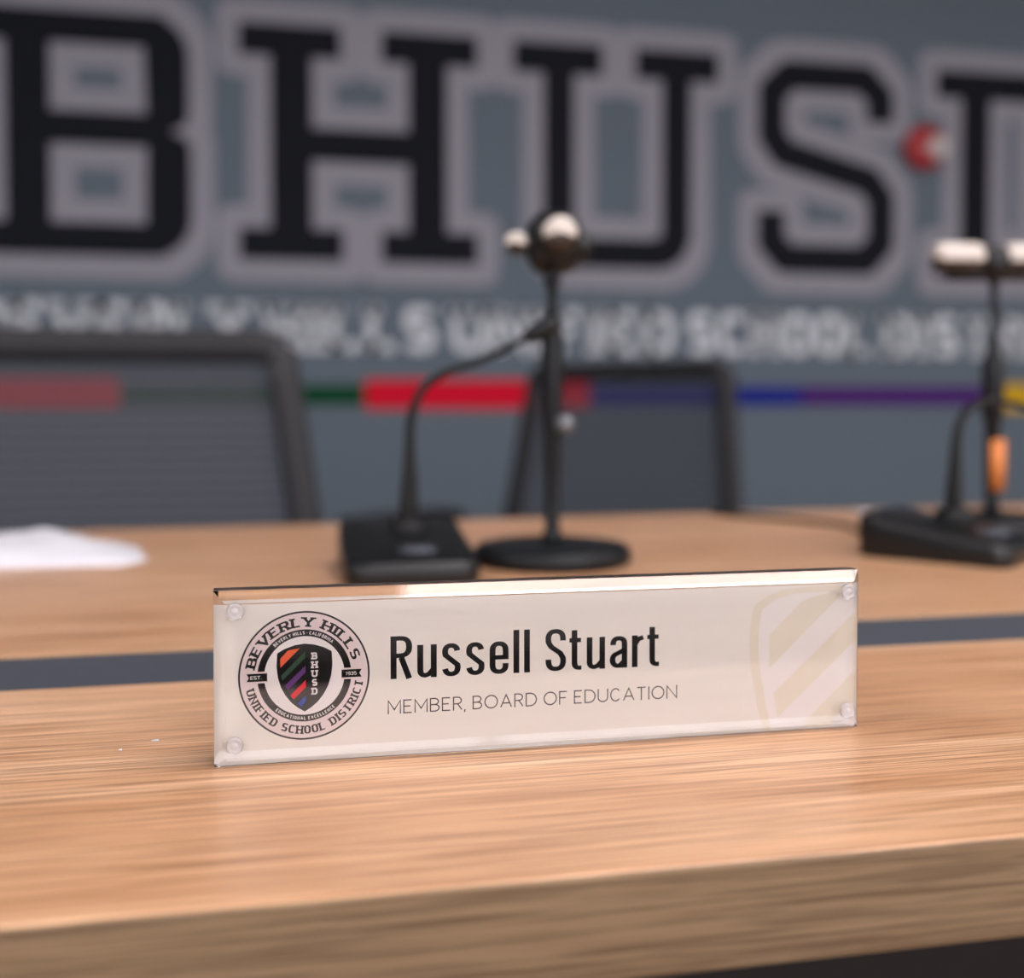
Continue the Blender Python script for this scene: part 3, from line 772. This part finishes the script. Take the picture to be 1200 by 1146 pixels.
# ------------------------------------------------------------------ chairs
def make_chair():
    r = empty('office_chair', (0,0,0), '', 'chair', group='mesh office chairs behind the table')
    yb_, zb, zt = .20, .50, .904
    def bp(x, z):                                    # point on the curved, slightly reclined back
        return Vector((x, yb_+.10*(z-zb)+.25*(x*x)*-1+.02, z))
    wx = lambda z: .272-.055*(z-zb)/(zt-zb)
    mb = MB()
    def bar(pts, w, d):
        rows = []
        for i, p in enumerate(pts):
            t_ = (pts[min(i+1, len(pts)-1)]-pts[max(i-1, 0)]).normalized(); nn = Vector((0,1,0)); sd = t_.cross(nn).normalized(); n2_ = sd.cross(t_)
            ring = []
            for k in range(12):
                a = 2*PI*k/12; c_, s_ = math.cos(a), math.sin(a)
                ring.append(p+sd*math.copysign(abs(c_)**.6, c_)*w/2+n2_*math.copysign(abs(s_)**.6, s_)*d/2)
            rows.append(ring)
        return rows
    pts = []
    for i in range(14): z = zb+(zt-.02-zb)*i/13; pts.append(bp(-wx(z)+.0135, z))
    for k in range(1, 5): a = PI-k*PI/8; pts.append(bp(-wx(zt)+.0135+.02+.02*math.cos(a), zt-.03+.02*math.sin(a)))
    for i in range(1, 12): pts.append(bp(-wx(zt)+.0335+(2*wx(zt)-.067)*i/12, zt-.010))
    m_ = [Vector((-p.x, p.y, p.z)) for p in pts[:18]][::-1]
    pts += m_
    for i in range(1, 12): pts.append(bp(wx(zb)-.0135-(2*wx(zb)-.027)*i/12, zb))
    pts.append(pts[0])
    mb.grid(bar(pts, .034, .028), 0, True); mb.build('back_frame', M['chair_frame'], r)
    mb = MB(); rows = []
    for i in range(16):
        z = zb+.005+(zt-.02-zb)*i/15; rows.append([bp(-(wx(z)-.016)+2*(wx(z)-.016)*j/20, z)+Vector((0,.004,0)) for j in range(21)])
    mb.grid(rows); mb.build('back_mesh', M['netting'], r)
    mb = MB(); mb.tube([(0,.24,.40),(0,.265,.46),(0,.262,.55)], [.028,.028,.02], 14); mb.tube([(-.15,.246,.505),(0,.262,.52),(.15,.246,.505)], .013, 12); mb.build('back_support', M['chair_frame'], r)
    mb = MB(); mb.box((-.245,-.25,.425), (.245,.22,.485)); o = mb.build('seat', M['chair_fabric'], r, bevel=.028, seg=5)
    for s_ in (-1, 1):
        mb = MB(); mb.tube([(s_*.20,.05,.42),(s_*.295,.05,.44),(s_*.300,.04,.52),(s_*.300,.03,.615)], .013, 14)
        arm = mb.build('armrest', M['chair_frame'], r)
        mb = MB(); mb.box((s_*.300-.038,-.13,.615), (s_*.300+.038,.12,.640)); mb.build('arm_pad', M['black'], arm, bevel=.010)
    mb = MB(); mb.lathe([(0,.08),(.030,.08),(.030,.22),(.020,.22),(.020,.40),(.06,.405),(.06,.43),(0,.43)], n=24); mb.build('gas_column', M['chair_frame'], r)
    for k in range(5):
        a = 2*PI*k/5+.3; c_, s_ = math.cos(a), math.sin(a)
        mb = MB(); mb.tube([(.02*c_,.02*s_,.10),(.15*c_,.15*s_,.085),(.29*c_,.29*s_,.066)], [.024,.020,.014], 12); leg = mb.build('base_leg', M['chair_frame'], r)
        mb = MB(); mb.lathe([(0,-.022),(.024,-.022),(.027,-.017),(.027,.017),(.024,.022),(0,.022)], n=20, axis='X')
        w_ = mb.build('caster', M['black'], leg, loc=(.29*c_,.29*s_,.0275)); w_.rotation_euler = (0,0,a+PI/2)
    return r
ch1 = make_chair()
ch1.location = (-.202, .955, .008); ch1['label'] = 'grey mesh-back office chair facing the table behind the white papers'
ch2 = copy_tree(ch1); ch2.location = (.395, 1.72, 0); ch2.rotation_euler = (0, 0, math.radians(-55)); ch2['label'] = 'swivelled grey mesh-back office chair behind the microphone stand'

# ------------------------------------------------------------------ world and view
w = bpy.data.worlds.new('room_world'); sc.world = w; w.use_nodes = True
w.node_tree.nodes['Background'].inputs[0].default_value = (.6, .6, .65, 1); w.node_tree.nodes['Background'].inputs[1].default_value = .2
sc.view_settings.view_transform = 'Standard'; sc.view_settings.look = 'None'; sc.view_settings.gamma = 1; sc.view_settings.use_curve_mapping = False
sc.view_settings.exposure = 0.06
sc.cycles.max_bounces = 16; sc.cycles.transparent_max_bounces = 24; sc.cycles.use_denoising = True
sc.cycles.sample_clamp_indirect = 6
